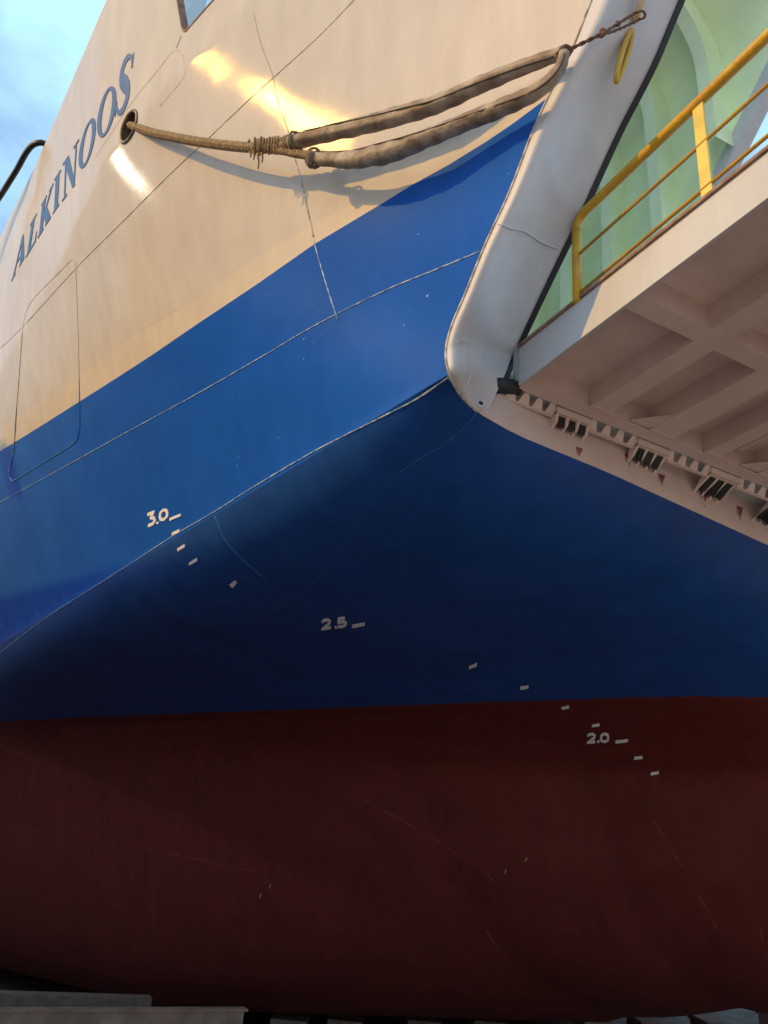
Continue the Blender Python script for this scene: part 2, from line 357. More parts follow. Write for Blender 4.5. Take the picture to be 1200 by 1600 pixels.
q = [(b+i*nO+j, b+i*nO+j+1, b+(i+1)*nO+j+1, b+(i+1)*nO+j) for i in range(nY-1) for j in range(nO-1)]
q = [t[::-1] for t in q] if np.cross(bp[20, 60+1]-bp[20, 60], bp[21, 60]-bp[20, 60])[2] > 0 else q
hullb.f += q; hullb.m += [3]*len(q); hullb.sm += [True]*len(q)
mir = bp.copy(); mir[..., 0] = 2*XC-mir[..., 0]
b = len(hullb.v); hullb.v += [tuple(p) for p in mir.reshape(-1, 3)]
q2 = [tuple(i-(b-nY*nO)+b for i in t)[::-1] for t in q]
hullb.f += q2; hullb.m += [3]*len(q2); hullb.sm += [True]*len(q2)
BVH = BVHTree.FromPolygons(hullb.v, hullb.f)

# bow post plate (rounded end of the bulwark) and the sill below the ramp
A_px = [(745,644),(719,618),(702,584),(697,549),(706,510),(728,458),(758,384),(797,299),(832,208),(857,152),(897,71),(925,0)]
B_px = [(763,641),(776,613),(787,589),(797,566),(810,536),(836,480),(868,413),(905,337),(942,256),(970,196),(1018,102),(1061,0)]
A3 = [np.array((1.713, 2.726, 2.9)), np.array((1.568, 2.649, 2.9)), np.array((1.433, 2.528, 2.9))]+[side_hit(p) for p in A_px[3:]]
B3 = [atY(p, 2.745) for p in B_px[:3]]+[atX(p, 1.95) for p in B_px[3:]]
A3 += [np.array((float(Xs(1.25, 5.42)), 1.25, 5.42)), np.array((float(Xs(.70, 6.6)), .70, 6.6))]; B3 += [np.array((1.95, .87, 5.42)), np.array((1.95, -.02, 6.5))]
A3s, B3s = spline2(A3, 70), spline2(B3, 70)
nv = 17; plate = []
for i_, (a_, b_) in enumerate(zip(A3s, B3s)):
    t_ = B3s[min(i_+3, 69)]-B3s[max(i_-3, 0)]; nr_ = np.array((0, -abs(t_[2]), -abs(t_[1]))); nr_ /= np.linalg.norm(nr_)
    w = np.linalg.norm(b_-a_); g = min(1, w/.35)*(.25+.75*float(sstep(0, .30, len(plate)/nv/70)))
    p1 = a_+nr_*.19*g; p2 = b_+np.array((-.33, 0, 0))*g+nr_*.035*g
    for t in np.linspace(0, 1, nv):
        plate.append((1-t)**3*a_+3*t*(1-t)**2*p1+3*t*t*(1-t)*p2+t**3*b_)
pf = [(i*nv+j, i*nv+j+1, (i+1)*nv+j+1, (i+1)*nv+j) for i in range(69) for j in range(nv-1)]
n0 = np.cross(np.array(plate[pf[300][1]])-plate[pf[300][0]], np.array(plate[pf[300][2]])-plate[pf[300][0]])
if n0[1] > 0: pf = [t[::-1] for t in pf]
sx = np.concatenate([np.linspace(1.713, 2.1, 8), np.linspace(2.2, 12.0, 60)])
def ybow(x): x = np.where(x > XC, 2*XC-x, x); return np.interp(x, YB[:, 0], YB[:, 1])
sill = []
for x in sx:
    y0 = float(ybow(x)); e = min(1, (x-1.713)/.25)
    for t in (0, .06, .15, .3, .6, 1): sill.append((x, y0-.012*math.sin(math.pi*min(1, t*2)) + .02*t, 2.9+(.05+.23*e)*t))
sf = [(i*6+j, (i+1)*6+j, (i+1)*6+j+1, i*6+j+1) for i in range(len(sx)-1) for j in range(5)]
BVH2 = BVHTree.FromPolygons(hullb.v+[tuple(p) for p in plate]+sill, hullb.f+[tuple(i+len(hullb.v) for i in f) for f in pf]+[tuple(i+len(hullb.v)+len(plate) for i in f) for f in sf])
def hit(p, bvh=None):
    for dx, dy in ((0, 0), (1, 0), (-1, 0), (0, 1), (0, -1), (3, 0), (-3, 0), (0, 3), (0, -3), (8, 3), (-8, 3)):
        d = Vector(ray(p[0]+dx, p[1]+dy)).normalized(); h = (bvh or BVH).ray_cast(Vector(CAM), d)
        if h[0] is not None: break
    if h[0] is None:
        try: return side_hit(p), np.array((-.86, -.38, -.33))
        except Exception: return None, None
    n = h[1] if h[1].dot(d) < 0 else -h[1]
    return np.array(h[0]), np.array(n)

# ------------------------------------------------------------------ ferry
ferry = empty('ferry', (XC, 20, -1.35))
tag(ferry, 'cream, blue and red ferry hull on dock blocks with its bow ramp lowered', 'ferry')

def bead(px, rad, m, n=6, bvh=None, jit=.25, step=7., out_=.3):
    L_ = np.linalg.norm(np.diff(np.array(px, float), axis=0), axis=1).sum(); k = max(4, int(L_/step))
    pts = []
    for p in spline(px, k):
        h, nrm = hit(p, bvh)
        if h is not None: pts.append(h+nrm*rad*out_)
    if len(pts) > 2: hullb.tube(pts, [rad*(1+jit*rng.uniform(-1, 1)) for _ in pts], n, m)
HM = [m_cream, m_blue, m_fresh, m_bottom, m_weldp, m_weldc, m_weldd, m_weldb]
bead([(0,1020),(65,970),(130,928),(190,890),(275,835),(340,797),(390,765),(490,706),(580,660),(650,624),(699,590)], .0042, 4)
bead([(0,785),(100,730),(190,680),(300,620),(400,563),(490,510),(600,455),(680,422),(750,393)], .0036, 4)
bead([(0,545),(38,508),(120,418),(195,343),(270,268),(330,212),(390,155),(432,117),(500,55),(558,-5)], .0042, 6, out_=-.1)
bead([(396,20),(408,70),(425,115),(432,150),(450,205),(463,255)], .0036, 6, out_=0)
bead([(463,255),(472,290),(478,315),(490,370)], .005, 5)
bead([(490,375),(500,410),(515,460),(528,500)], .004, 4)
bead([(35,520),(30,590),(26,640)], .005, 6, out_=0); bead([(26,640),(22,700),(15,733),(17,750),(26,749)], .007, 4)
bead([(26,749),(60,728),(110,697),(121,686),(125,665)], .005, 7)
bead([(125,665),(124,590)], .004, 7); bead([(124,590),(122,510),(119,430),(118,410),(113,405),(100,418),(50,470),(38,500),(35,520)], .0038, 6, out_=-.1)
bead([(250,166),(270,143),(289,117),(287,94),(282,81),(272,79),(262,90),(250,112),(246,140)], .0022, 5, out_=-.2)
bead([(150,245),(205,162),(240,118),(262,90)], .0026, 6, out_=-.1); bead([(276,75),(283,56)], .004, 6, out_=.1)
bead([(335,805),(350,840),(375,870),(415,905)], .004, 7, out_=.1); bead([(60,975),(70,1010),(95,1045),(150,1090)], .004, 7, out_=.1)
bead([(748,643),(700,690),(600,760),(480,920),(330,1000),(160,1092)], .0016, 7, out_=-.3)
# hairline scratches in the antifouling
m_scr = mat('bare_scratch', (.34, .13, .10), .8, var=.3, scale=40); HM.append(m_scr)
for s_ in ([(1015,1270),(1060,1345),(1095,1405),(1123,1456)], [(0,1290),(150,1312),(280,1337),(400,1362)], [(560,1245),(660,1300),(730,1345),(780,1382)], [(0,1165),(60,1192)], [(1188,1450),(1195,1490)], [(760,1455),(790,1500)], [(0,1490),(45,1440)]):
    bead(s_, .0017, 8, n=4, jit=.5, step=12, out_=-.4)
m_ano = mat('bare_metal_nick', (.42, .36, .33), .6, var=.2, scale=40); HM.append(m_ano)
for (x, y) in ((422,1384),(407,1399),(790,1361),(822,1343)):
    bead([(x+1, y-3), (x, y), (x-1, y+4)], .005, 9, n=5, step=3)
hull = hullb.build('hull', HM, ferry)
_e = 4e-3; _Y, _z = P3[:, 1], P3[:, 2]
_n = np.stack([-np.ones(len(P3)), (Xs(_Y+_e, _z)-Xs(_Y-_e, _z))/2/_e, (Xs(_Y, np.maximum(_z+_e, 2.9))-Xs(_Y, _z-_e))/2/_e], 1)
_n /= np.linalg.norm(_n, axis=1)[:, None]
_all = np.zeros((len(hullb.v), 3)); _all[:len(P3)] = _n
hull.data.normals_split_custom_set_from_vertices([tuple(v) for v in _all])

post = mesh_obj('bow_post', plate, pf, m_post, ferry, smooth=True)
post['label'] = 'pale rounded bow post at the end of the hull side'
rim = MB()                                                    # bright chipped plate edge where the side meets the post
rim.tube([p+np.array((-.003, -.002, 0)) for p in A3s[:66]], .0055, 6, 0)
rim.build('edge_weld', m_weldc, post)
def pbead(px, rad, step=6):
    L_ = np.linalg.norm(np.diff(np.array(px, float), axis=0), axis=1).sum(); pts = []
    for p in spline(px, max(4, int(L_/step))):
        h, n = hit(p, BVH2); pts.append(h+n*rad*.3)
    pb = MB(); pb.tube(pts, [rad*(1+.3*rng.uniform(-1, 1)) for _ in pts], 6); pb.build('weld_bead', m_post, post)
pbead([(779,350),(800,357),(820,362),(845,378),(870,388)], .006); pbead([(737,581),(730,600),(721,616)], .005)
sillo = mesh_obj('bow_sill', sill, sf, m_ramp, ferry, smooth=True)
# drain pipe stub
h, n = hit((749, 634), BVH2); dr = MB()
ax = np.array((-.25, -.95, .1)); ax /= np.linalg.norm(ax)
k = 16; e1 = np.cross(ax, (0, 0, 1.)); e1 /= np.linalg.norm(e1); e2 = np.cross(ax, e1); rings = []
for (rr, dd) in ((.024, -.05), (.024, .026), (.0145, .026), (.0145, .016)):
    rings += [h+ax*dd+e1*math.cos(2*math.pi*i/k)*rr+e2*math.sin(2*math.pi*i/k)*rr for i in range(k)]
dr.add(rings, [(r_*k+i, r_*k+(i+1) % k, (r_+1)*k+(i+1) % k, (r_+1)*k+i) for r_ in range(3) for i in range(k)], 0, True)
dr.add(rings[3*k:], [tuple(range(k))], 1)  # dark disc painted in for the shade inside the bore
dr.build('drain_pipe', [m_post, m_dark], ferry)
# rubber seal down the inner edge of the post
sl = MB()
for i in range(14, 69):
    pass
Bl = B3s[15:]
dirv = Bl[-1]-Bl[0]; dirv /= np.linalg.norm(dirv); side_ = np.array((0, 1., 0))-dirv*dirv[1]; side_ /= np.linalg.norm(side_)
sv = []; 
Bl2 = [atY((786, 592), 2.76)]+list(Bl)
for p in Bl2:
    for (dx, ds) in ((-.003, -.010), (.026, -.010), (.026, .016), (-.003, .016)): sv.append(p+np.array((dx, 0, 0))+side_*ds)
sl.add(sv, [(i*4+j, i*4+(j+1) % 4, (i+1)*4+(j+1) % 4, (i+1)*4+j) for i in range(len(Bl2)-1) for j in range(4)], 0)
seal = sl.build('rubber_seal', m_rubber, ferry)
# inner face of the starboard bulwark + cap so the side reads as a hollow, thick bulwark
ib = MB()
inn = [(1.955, 2.75, 3.2)]+[(1.955, float(p[1])+.06, float(p[2])) for p in B3s[16:]]
ib.add(inn+[(1.955, 12., 6.9), (1.955, 12., 3.2)], [tuple(range(len(inn)+2))], 0)
ib.build('inner_bulwark', m_green, ferry)
# top cap rail of the hull side
tr = MB(); tr.tube([(float(Xs(y, ZTOP(y)))+.01, y, float(ZTOP(y))) for y in np.concatenate([np.linspace(.6, 8, 40), np.linspace(8.5, 44, 20)])], .006, 8)
tr.build('cap_rail', m_cream, ferry)
# opening in the bulwark: rusty rim
rm = MB(); wp = [hit(p)[0] for p in []]
w3 = [np.array((float(Xs(*q)), q[0], q[1])) for q in win]
cen_w = sum(w3)/len(w3)
wr = []
inn_n = np.array((.94, .15, .3))
for p in w3:
    wr += [p+(cen_w-p)*-.012+np.array((-.006, -.001, -.002)), p+(cen_w-p)*.03+np.array((-.006, -.001, -.002)), p+(cen_w-p)*.03+inn_n*.05, p+(cen_w-p)*-.012+inn_n*.05]
nw = len(w3)
rm.add(wr, [(i*4+j, i*4+(j+1) % 4, ((i+1) % nw)*4+(j+1) % 4, ((i+1) % nw)*4+j) for i in range(nw) for j in range(4)], 0)
rm.build('bulwark_opening', m_rust, ferry)
# hawse: rim ring, dark inner pipe
hw3 = [np.array((float(Xs(*q)), q[0], q[1])) for q in haw]; hcn = sum(hw3)/len(hw3)
hm = MB(); hm.tube(hw3+[hw3[0]], .013, 8, 0, cap=False)
nh = len(hw3); deep = [p+np.array((.30, .05, .14)) for p in hw3]
hm.add(hw3+deep, [(i, (i+1) % nh, nh+(i+1) % nh, nh+i) for i in range(nh)], 1, True); hm.add(deep, [tuple(range(nh))], 1)
m_hawse = mat('worn_steel_hawse', (.06, .05, .045), .45, rgb2=(.30, .22, .14), scale=9, metal=.3, bump=.4)
hm.build('hawse_pipe', [m_hawse, m_hawse], ferry)

# ---- writing: ship's name and draught marks, laid on the plating
def cdt_shape(pos, neg=()):
    Vv = []; Ee = []
    for pl in list(pos)+list(neg):
        b_ = len(Vv); Vv += [Vector(p) for p in pl]; Ee += [(b_+i, b_+(i+1) % len(pl)) for i in range(len(pl))]
    r_ = delaunay_2d_cdt(Vv, Ee, [], 0, 1e-6)
    v_ = np.array([tuple(x) for x in r_[0]]); t_ = np.array([f for f in r_[2] if len(f) == 3]); c_ = v_[t_].mean(1)
    k_ = np.zeros(len(t_), bool)
    for pl in pos: k_ |= inside(pl, c_[:, 0], c_[:, 1])
    for pl in neg: k_ &= ~inside(pl, c_[:, 0], c_[:, 1])
    return v_, t_[k_]
def lay(mb, v_, t_, thick, m=0, edge=0, lift=.0015, bvh=None):
    top = []; bot = []
    for p in v_:
        h_, n_ = hit(p, bvh)
        top.append(h_+n_*(thick+lift)); bot.append(h_-n_*.003)
    N_ = len(v_); cnt = {}
    f_ = []
    for t in t_:
        a_, b_, c_ = (int(i) for i in t)
        nr = np.cross(top[b_]-top[a_], top[c_]-top[a_])
        if nr@(CAM-top[a_]) < 0: b_, c_ = c_, b_
        f_.append((a_, b_, c_))
        for e in ((a_, b_), (b_, c_), (c_, a_)): cnt[e] = 1
    walls = [(a_+N_, b_+N_, b_, a_) for (a_, b_) in cnt if (b_, a_) not in cnt]
    base_ = len(mb.v)
    mb.v += [tuple(p) for p in top+bot]
    mb.f += [tuple(i+base_ for i in f) for f in f_+walls]; mb.m += [m]*len(f_)+[edge]*len(walls); mb.sm += [False]*(len(f_)+len(walls))
def ell(cx, cy, rx, ry, n=26, a0=0, a1=2*math.pi, tilt=0):
    return [(cx+rx*math.cos(a)*math.cos(tilt)-ry*math.sin(a)*math.sin(tilt), cy+rx*math.cos(a)*math.sin(tilt)+ry*math.sin(a)*math.cos(tilt)) for a in np.linspace(a0, a1, n, endpoint=False)]
def stroke(path, w):
    """list of quads + round joints along a polyline"""
    out_ = []
    for (x0, y0), (x1, y1) in zip(path[:-1], path[1:]):
        dx, dy = x1-x0, y1-y0; l = math.hypot(dx, dy) or 1; nx, ny = -dy/l*w/2, dx/l*w/2
        out_.append([(x0+nx, y0+ny), (x1+nx, y1+ny), (x1-nx, y1-ny), (x0-nx, y0-ny)])
    for (x, y) in path[1:-1]: out_.append(ell(x, y, w/2, w/2, 10, .1, 2*math.pi+.1))
    return out_
def serif(x0, x1, y, h=.05): return [(x0, y), (x1, y), (x1, y+h), (x0, y+h)]
def s_curve():
    c = spline([(.86, .80), (.70, .95), (.42, .97), (.20, .82), (.25, .63), (.50, .51), (.74, .37), (.80, .20), (.60, .035), (.32, .03), (.10, .18)], 40)
    wd = np.interp(np.linspace(0, 1, 40), [0, .12, .3, .5, .7, .88, 1], [.07, .09, .22, .32, .22, .09, .07])
    Lf, Rt = [], []
    for i in range(40):
        t = c[min(i+1, 39)]-c[max(i-1, 0)]; t /= np.linalg.norm(t); n = np.array((-t[1], t[0])); Lf.append(tuple(c[i]+n*wd[i]*.5)); Rt.append(tuple(c[i]-n*wd[i]*.5))
    return [Lf+Rt[::-1], [(.83, .72), (.90, .72), (.88, .99), (.84, .97)], [(.06, .28), (.12, .27), (.11, .0), (.06, .02)]]
GL = {
 'A': ([[(.08, .02), (.20, .02), (.54, .90), (.47, 1.)], [(.43, .99), (.57, .99), (1., .02), (.68, .02)], [(.25, .30), (.76, .30), (.74, .36), (.27, .36)], serif(0, .30, 0), serif(.62, 1., 0)], []),
 'L': ([[(.15, .02), (.45, .02), (.45, .98), (.15, .98)], serif(.0, .62, .94), [(.05, 0), (1., 0), (1., .30), (.95, .30), (.86, .07), (.05, .06)]], []),
 'K': ([[(.10, .02), (.38, .02), (.38, .98), (.10, .98)], serif(.02, .45, 0), serif(.02, .45, .95), [(.30, .44), (.40, .40), (.90, .97), (.76, .97)], [(.34, .50), (.54, .64), (1.02, .02), (.66, .02)], serif(.60, 1.02, 0), serif(.66, 1., .95)], []),
 'I': ([[(.26, .02), (.76, .02), (.76, .98), (.26, .98)], serif(.08, .95, 0), serif(.08, .95, .95)], []),
 'N': ([[(.15, .02), (.23, .02), (.23, .98), (.15, .98)], [(.05, .99), (.36, .99), (.94, .0), (.76, .0)], [(.82, .02), (.90, .02), (.90, .98), (.82, .98)], serif(.02, .36, 0), serif(0, .28, .95), serif(.70, 1.02, .95)], []),
 'O': ([ell(.5, .5, .5, .5)], [ell(.5, .5, .27, .43, tilt=.0)]),
 'S': (s_curve(), []),
}
Z = lambda x, y: (x*.25, 60+y*.25)
def box_cuv(c, u, v): c, u, v = map(np.array, (c, u, v)); return [Z(*(c-u-v)), Z(*(c+u-v)), Z(*(c+u+v)), Z(*(c-u+v))]
NAME = [('A', [(18, 440), (38, 404), (46, 350), (26, 386)]), ('L', [(40, 405), (56, 377), (64, 322), (48, 350)]), ('K', [(59, 374), (79, 341), (84, 286), (65, 320)]),
        ('I', [(82, 336), (93, 320), (96, 264), (85, 281)]), ('N', [(97, 316), (119, 287), (123, 218), (99, 256)]),
        ('O', box_cuv((547, 657), (50, -60), (18, -146))), ('O', box_cuv((669, 460), (56, -38), (20, -156))), ('S', box_cuv((781, 288), (48, -36), (22, -176)))]
nm = empty('ship_name', tuple(side_hit((110, 290))), ferry); nm['label'] = 'slate blue raised serif lettering reading ALKINOOS'
for ch, (bl, br, tr_, tl) in NAME:
    pos, neg = GL[ch]; v_, t_ = cdt_shape(pos, neg); bl, br, tr_, tl = map(np.array, (bl, br, tr_, tl))
    px = [bl*(1-x)*(1-y)+br*x*(1-y)+tr_*x*y+tl*(1-x)*y for x, y in v_]
    lb = MB(); lay(lb, px, t_, .0035, 0, 1); lb.build('name_letter', [m_name, m_edge], nm)
DG = {'2': [(.08, .80), (.3, .95), (.7, .95), (.92, .78), (.86, .56), (.12, .08), (.95, .08)], '5': [(.9, .93), (.18, .93), (.14, .55), (.65, .58), (.92, .40), (.85, .14), (.55, .05), (.08, .12)],
      '3': [(.1, .92), (.88, .92), (.48, .58), (.85, .46), (.92, .22), (.65, .05), (.1, .10)], '0': [(.5, .95), (.85, .80), (.92, .5), (.85, .2), (.5, .05), (.15, .2), (.08, .5), (.15, .8), (.5, .95)]}
def quad(tl, tr_, br, bl):
    return [np.array(q, float) for q in (bl, br, tr_, tl)]
NUM = [('3.0', [('3', quad((230,803),(242,798),(244,817),(231,824))), ('0', quad((249,799),(262,793),(264,809),(250,816)))], (246.5, 817)),
       ('2.5', [('2', quad((502,969),(516,967),(518,981),(502,984))), ('5', quad((527,966),(540,964),(542,978),(527,981)))], (525, 980)),
       ('2.0', [('2', quad((917,1147),(930,1146),(931,1160),(917,1161))), ('0', quad((938,1146),(951,1145),(952,1159),(938,1160)))], (935, 1158.5))]
for txt, digs, dot in NUM:
    h, n = hit(dot); dn = empty('draught_mark', tuple(h), ferry); dn['label'] = 'white raised draught number reading '+txt
    for ch, (bl, br, tr_, tl) in digs:
        v_, t_ = cdt_shape(stroke(DG[ch], .25)); px = [bl*(1-x)*(1-y)+br*x*(1-y)+tr_*x*y+tl*(1-x)*y for x, y in v_]
        lb = MB(); lay(lb, px, t_, .004); lb.build('numeral', m_white, dn)
    lb = MB(); v_, t_ = cdt_shape([[(dot[0]-1.7, dot[1]-1.4), (dot[0]+1.8, dot[1]-1.9), (dot[0]+1.6, dot[1]+1.4), (dot[0]-1.5, dot[1]+1.8)]]); lay(lb, v_, t_, .004); lb.build('decimal_point', m_white, dn)
DASH = [((266,811.5),(283,804.5),4), ((269.5,834.5),(281,829),4.6), ((278,859),(289.5,852.5),5), ((296,881),(308,874),5), ((361,916),(368.5,908.5),5.5), ((550,978.5),(570,975),4), ((733,1043),(745,1038),4.6), ((813,1075),(826,1073),4.4),
        ((878,1107),(889,1104),4), ((925,1134),(937,1132),4), ((962,1159),(981,1157),4), ((991,1185),(1003.5,1183),4), ((1017,1209),(1029.5,1207),4)]
for a_, b_, w in DASH:
    a_, b_ = np.array(a_, float), np.array(b_, float); n = np.array((0, -w/2)) if abs(b_[0]-a_[0]) > 9 else np.array((-2., -2.2))
    jt = lambda: rng.uniform(-.35, .35, 2)
    m_ = (a_+b_)/2
    v_, t_ = cdt_shape([[tuple(a_-n+jt()), tuple(m_-n+jt()), tuple(b_-n+jt()), tuple(b_+n+jt()), tuple(m_+n+jt()), tuple(a_+n+jt())]])
    lb = MB(); lay(lb, v_, t_, .004); lb.build('draught_dash', m_white, ferry)

# ------------------------------------------------------------------ bow ramp (level, hinged on the sill)
RX0, RX1 = 1.95, 10.6; RY0, RY1 = 2.74, -2.2; ZB, ZT = 3.145, 3.40
ramp = empty('bow_ramp', ((RX0+RX1)/2, RY0, ZB), ferry); ramp['label'] = 'pinkish cream bow ramp lowered level, seen from below'
fa = MB()
fa.prism([(RX0, RY0-.02, ZB), (RX0, RY1, ZB-.05), (RX0, RY1, 3.23), (RX0, RY0-.02, 3.375)], (.014, 0, 0), 0)
fa.build('side_plate', m_fascia, ramp)
fl = MB()
fl.prism([(RX0-.013, RY0-.01, 3.376), (RX0-.013, RY1, 3.231), (RX0-.013, RY1, 3.246), (RX0-.013, RY0-.01, 3.391)], (.11, 0, 0), 0)
fl.build('side_rim', m_rust, ramp)
dk = MB(); dk.box((RX0+.016, RY0-.002, ZB+.13), (RX1, RY1, ZB+.145)); dk.build('deck_plate', m_ramp, ramp)
# longitudinal and cross girders: wide bottom flanges on webs
def girder(name, a, b, web=.012):
    """flange box a..b (x0,y0),(x1,y1) at the underside with a web up to the deck plate"""
    g_ = MB(); x0, y0 = a; x1, y1 = b
    g_.box((x0, y0, ZB-.002), (x1, y1, ZB+.010))
    g_.box((x0, y0, ZB+.010), (x1, y1, ZB+.1295))
    return g_.build(name, m_ramp, ramp)
LX = [2.375, 2.785, 3.20, 3.63, 4.05, 4.5, 5.0, 5.5, 6., 6.5, 7., 7.5, 8., 8.5, 9., 9.5, 10.]
LW = [.125, .165, .10, .12, .12]+[.12]*12
CY = [1.89, 1.02, .15, -.72, -1.6]
for i, x in enumerate(LX):
    girder('longitudinal_girder', (x, RY1+.02), (x+LW[i], 2.668))
ys = [2.665]+CY
for i, y in enumerate(CY):
    g_ = MB(); g_.box((RX0+.0145, y, ZB+.001), (RX1, y+.095, ZB+.1292))
    g_.build('cross_girder', m_ramp, ramp)
hg = MB(); hg.box((RX0+.0145, 2.67, ZB-.004), (RX1, 2.745, ZB+.20)); 
hg.tube([(RX0+.02, 2.668, ZB-.003), (RX1, 2.668, ZB-.003)], .0045, 6)
hg.build('hinge_girder', m_ramp, ramp)
for x in LX[:8]:
    wt = MB(); wt.box((x-.01, 2.64, ZB-.008), (x+.17, 2.6655, ZB-.0025)); wt.build('doubler_plate', m_ramp, ramp)
# bracket in the corner of the second bay (sloped gusset seen in the photo)
for x in (2.785, 3.63):
    gs = MB(); gs.prism([(x-.14, 2.66, ZB+.005), (x+.17, 2.66, ZB+.005), (x+.17, 2.50, ZB+.005), (x, 2.50, ZB+.005)], (0, 0, .012)); gs.build('gusset', m_ramp, ramp)
# slim stiffeners under the deck plate
for k in range(1, 8):
    xm = (LX[k]+LW[k]+LX[k+1])/2
    for y0, y1 in zip([2.64]+CY[:2], [c+.1 for c in CY[:3]]):
        stf = MB(); stf.box((xm-.02, y0, ZB+.09), (xm+.02, y1, ZB+.1295)); stf.build('stiffener', m_ramp, ramp)
# hinge: gutter bar on small gussets, then comb lugs reaching down on to the sill
gut = MB(); tooth = MB()
XS0, XS1 = 1.93, 8.0
def comb_x(px): return [float(atY(p, 2.80)[0]) for p in px]
cg = comb_x([(862, 676), (916, 697), (990, 726), (1046, 748), (1118, 777), (1180, 800)])
pitch = cg[2]-cg[0]; cw = cg[1]-cg[0]
combs = []
x = cg[0]
while x < 8: combs.append((x, x+cw)); x += pitch
segs = []; px_ = XS0
for c0, c1 in combs: segs.append((px_, c0-.01)); px_ = c1+.01
for s0, s1 in segs:
    y0 = 2.785; g_ = MB()
    g_.box((s0, y0, 3.088), (s1, y0+.016, 3.100)); k = max(2, round((s1-s0)/.105))
    for i in range(k+1):
        xx = s0+(s1-s0-.03)*i/k
        g_.prism([(xx-.015, y0+.001, 3.1), (xx+.050, y0+.001, 3.1), (xx+.032, y0-.030, 3.150), (xx+.003, y0-.030, 3.150)], (0, .012, 0))
    g_.build('hinge_gutter', m_ramp, ramp)
for c0, c1 in combs:
    g_ = MB(); w = c1-c0
    g_.box((c0, 2.752, 3.10), (c1, 2.80, 3.137))
    for i in range(4):
        xx = c0+(w-.02)*i/3
        yb_ = float(ybow(xx))
        g_.prism([(xx, 2.755, 3.11), (xx, yb_-.030, 3.055), (xx, yb_+.01, 3.03), (xx, 2.83, 3.11)], (.016, 0, 0))
    g_.build('hinge_comb', m_ramp, ramp)
    g2 = MB()  # dark sheets painting the shade between the comb fingers
    for i in range(3):
        xx = c0+(w-.02)*i/3+.018; w2 = (w-.02)/3-.018; yb_ = float(ybow(xx))
        nn_ = 7; xsn = np.linspace(xx, xx+w2, nn_)
        g2.add([(a, yb_-.020, 3.040+.016*rng.uniform(-1, 1)) for a in xsn]+[(a, 2.775, 3.108) for a in xsn], [(i_, i_+1, nn_+i_+1, nn_+i_) for i_ in range(nn_-1)])
    g2.build('hinge_gap_shade', m_dark, ramp)
# grease runs on the sill
def run(x, y, hgt, w):
    L_ = [(x-w, y-3)]; R_ = [(x+w*.8, y+1)]; stn = MB(); shapes = []
    n = 5
    for k in range(n):                                   # ragged patch with a few thin dribbles below it
        xx = x-w+2*w*k/(n-1); dl = rng.uniform(.15, .55)*hgt*(1 if k % 2 else .5); ww = w*rng.uniform(.16, .3)
        shapes.append([(xx-w*.36, y-4+3*k/n), (xx+w*.36, y-3+3*k/n), (xx+ww, y+dl*.5), (xx-ww, y+dl*.45)])
        shapes.append([(xx-ww*.6, y+dl*.3), (xx+ww*.5, y+dl*.3), (xx+ww*.2-1, y+dl+hgt*.3), (xx-.5-1, y+dl+hgt*.3)])
    shapes.append([(x-1.0, y), (x+1.2, y), (x+.3, y+hgt), (x-.5, y+hgt)])
    v_, t_ = cdt_shape(shapes); lay(stn, v_, t_, .0006, lift=.0012, bvh=BVH2); stn.build('grease_stain', m_stain, sillo)
for a_ in ((983, 712, 26, 7), (1034, 744, 24, 6), (1101, 765, 40, 8), (1156, 794, 26, 6), (905, 702, 14, 5)): run(a_[0], a_[1], a_[2]*rng.uniform(.6, 1.1), a_[3]*rng.uniform(.5, .95))
# end stop: galvanised angle and rubber roller by the hinge
ea = MB(); p0 = atX((802, 556), 1.945); p1 = atX((804, 600), 1.945)
ea.box((1.936, 2.722, 3.17), (1.949, 2.752, 3.392)); ea.build('end_angle', m_steel, ramp)
ro = MB(); c0 = atY((789, 603), 2.77); ro.tube([c0+np.array((-.07, .0, -.02)), c0+np.array((.08, 0, .02))], .042, 18); ro.tube([c0+np.array((-.075, .0, -.021)), c0+np.array((-.06, 0, -.018))], .030, 18)
ro.build('rubber_roller', m_rubber, ramp)
# yellow guard rail along the ramp's edge
rail = empty('guard_rail', (2.0, 1.8, 3.38), ramp)
RXL = 1.948
hb = MB(); hb.tube([(RXL, 2.262, 3.80)]+[(RXL, 2.262-.07*(1-math.cos(a)), 3.80+.073*math.sin(a)) for a in np.linspace(.2, math.pi/2, 6)]+[(RXL, y, 3.873) for y in np.linspace(2.1, RY1, 20)], .0235, 14)
hb.build('handrail', m_yellow, rail)
for z_ in (3.638, 3.402):
    t_ = MB(); t_.tube([(RXL, 2.24, z_), (RXL, RY1, z_-.012)], .0085, 10); t_.build('mid_rail', m_yellow, rail)
t_ = MB(); t_.tube([(RXL, 2.262, 3.36), (RXL, 2.262, 3.81)], .0235, 14); t_.build('rail_post', m_yellow, rail)
for y in (1.50, .75, 0, -.75, -1.5):
    t_ = MB(); t_.box((RXL-.006, y-.026, 3.376-(2.73-y)*.0294+.012), (RXL+.006, y+.026, 3.868)); o_ = t_.build('rail_post', m_ybar, rail)

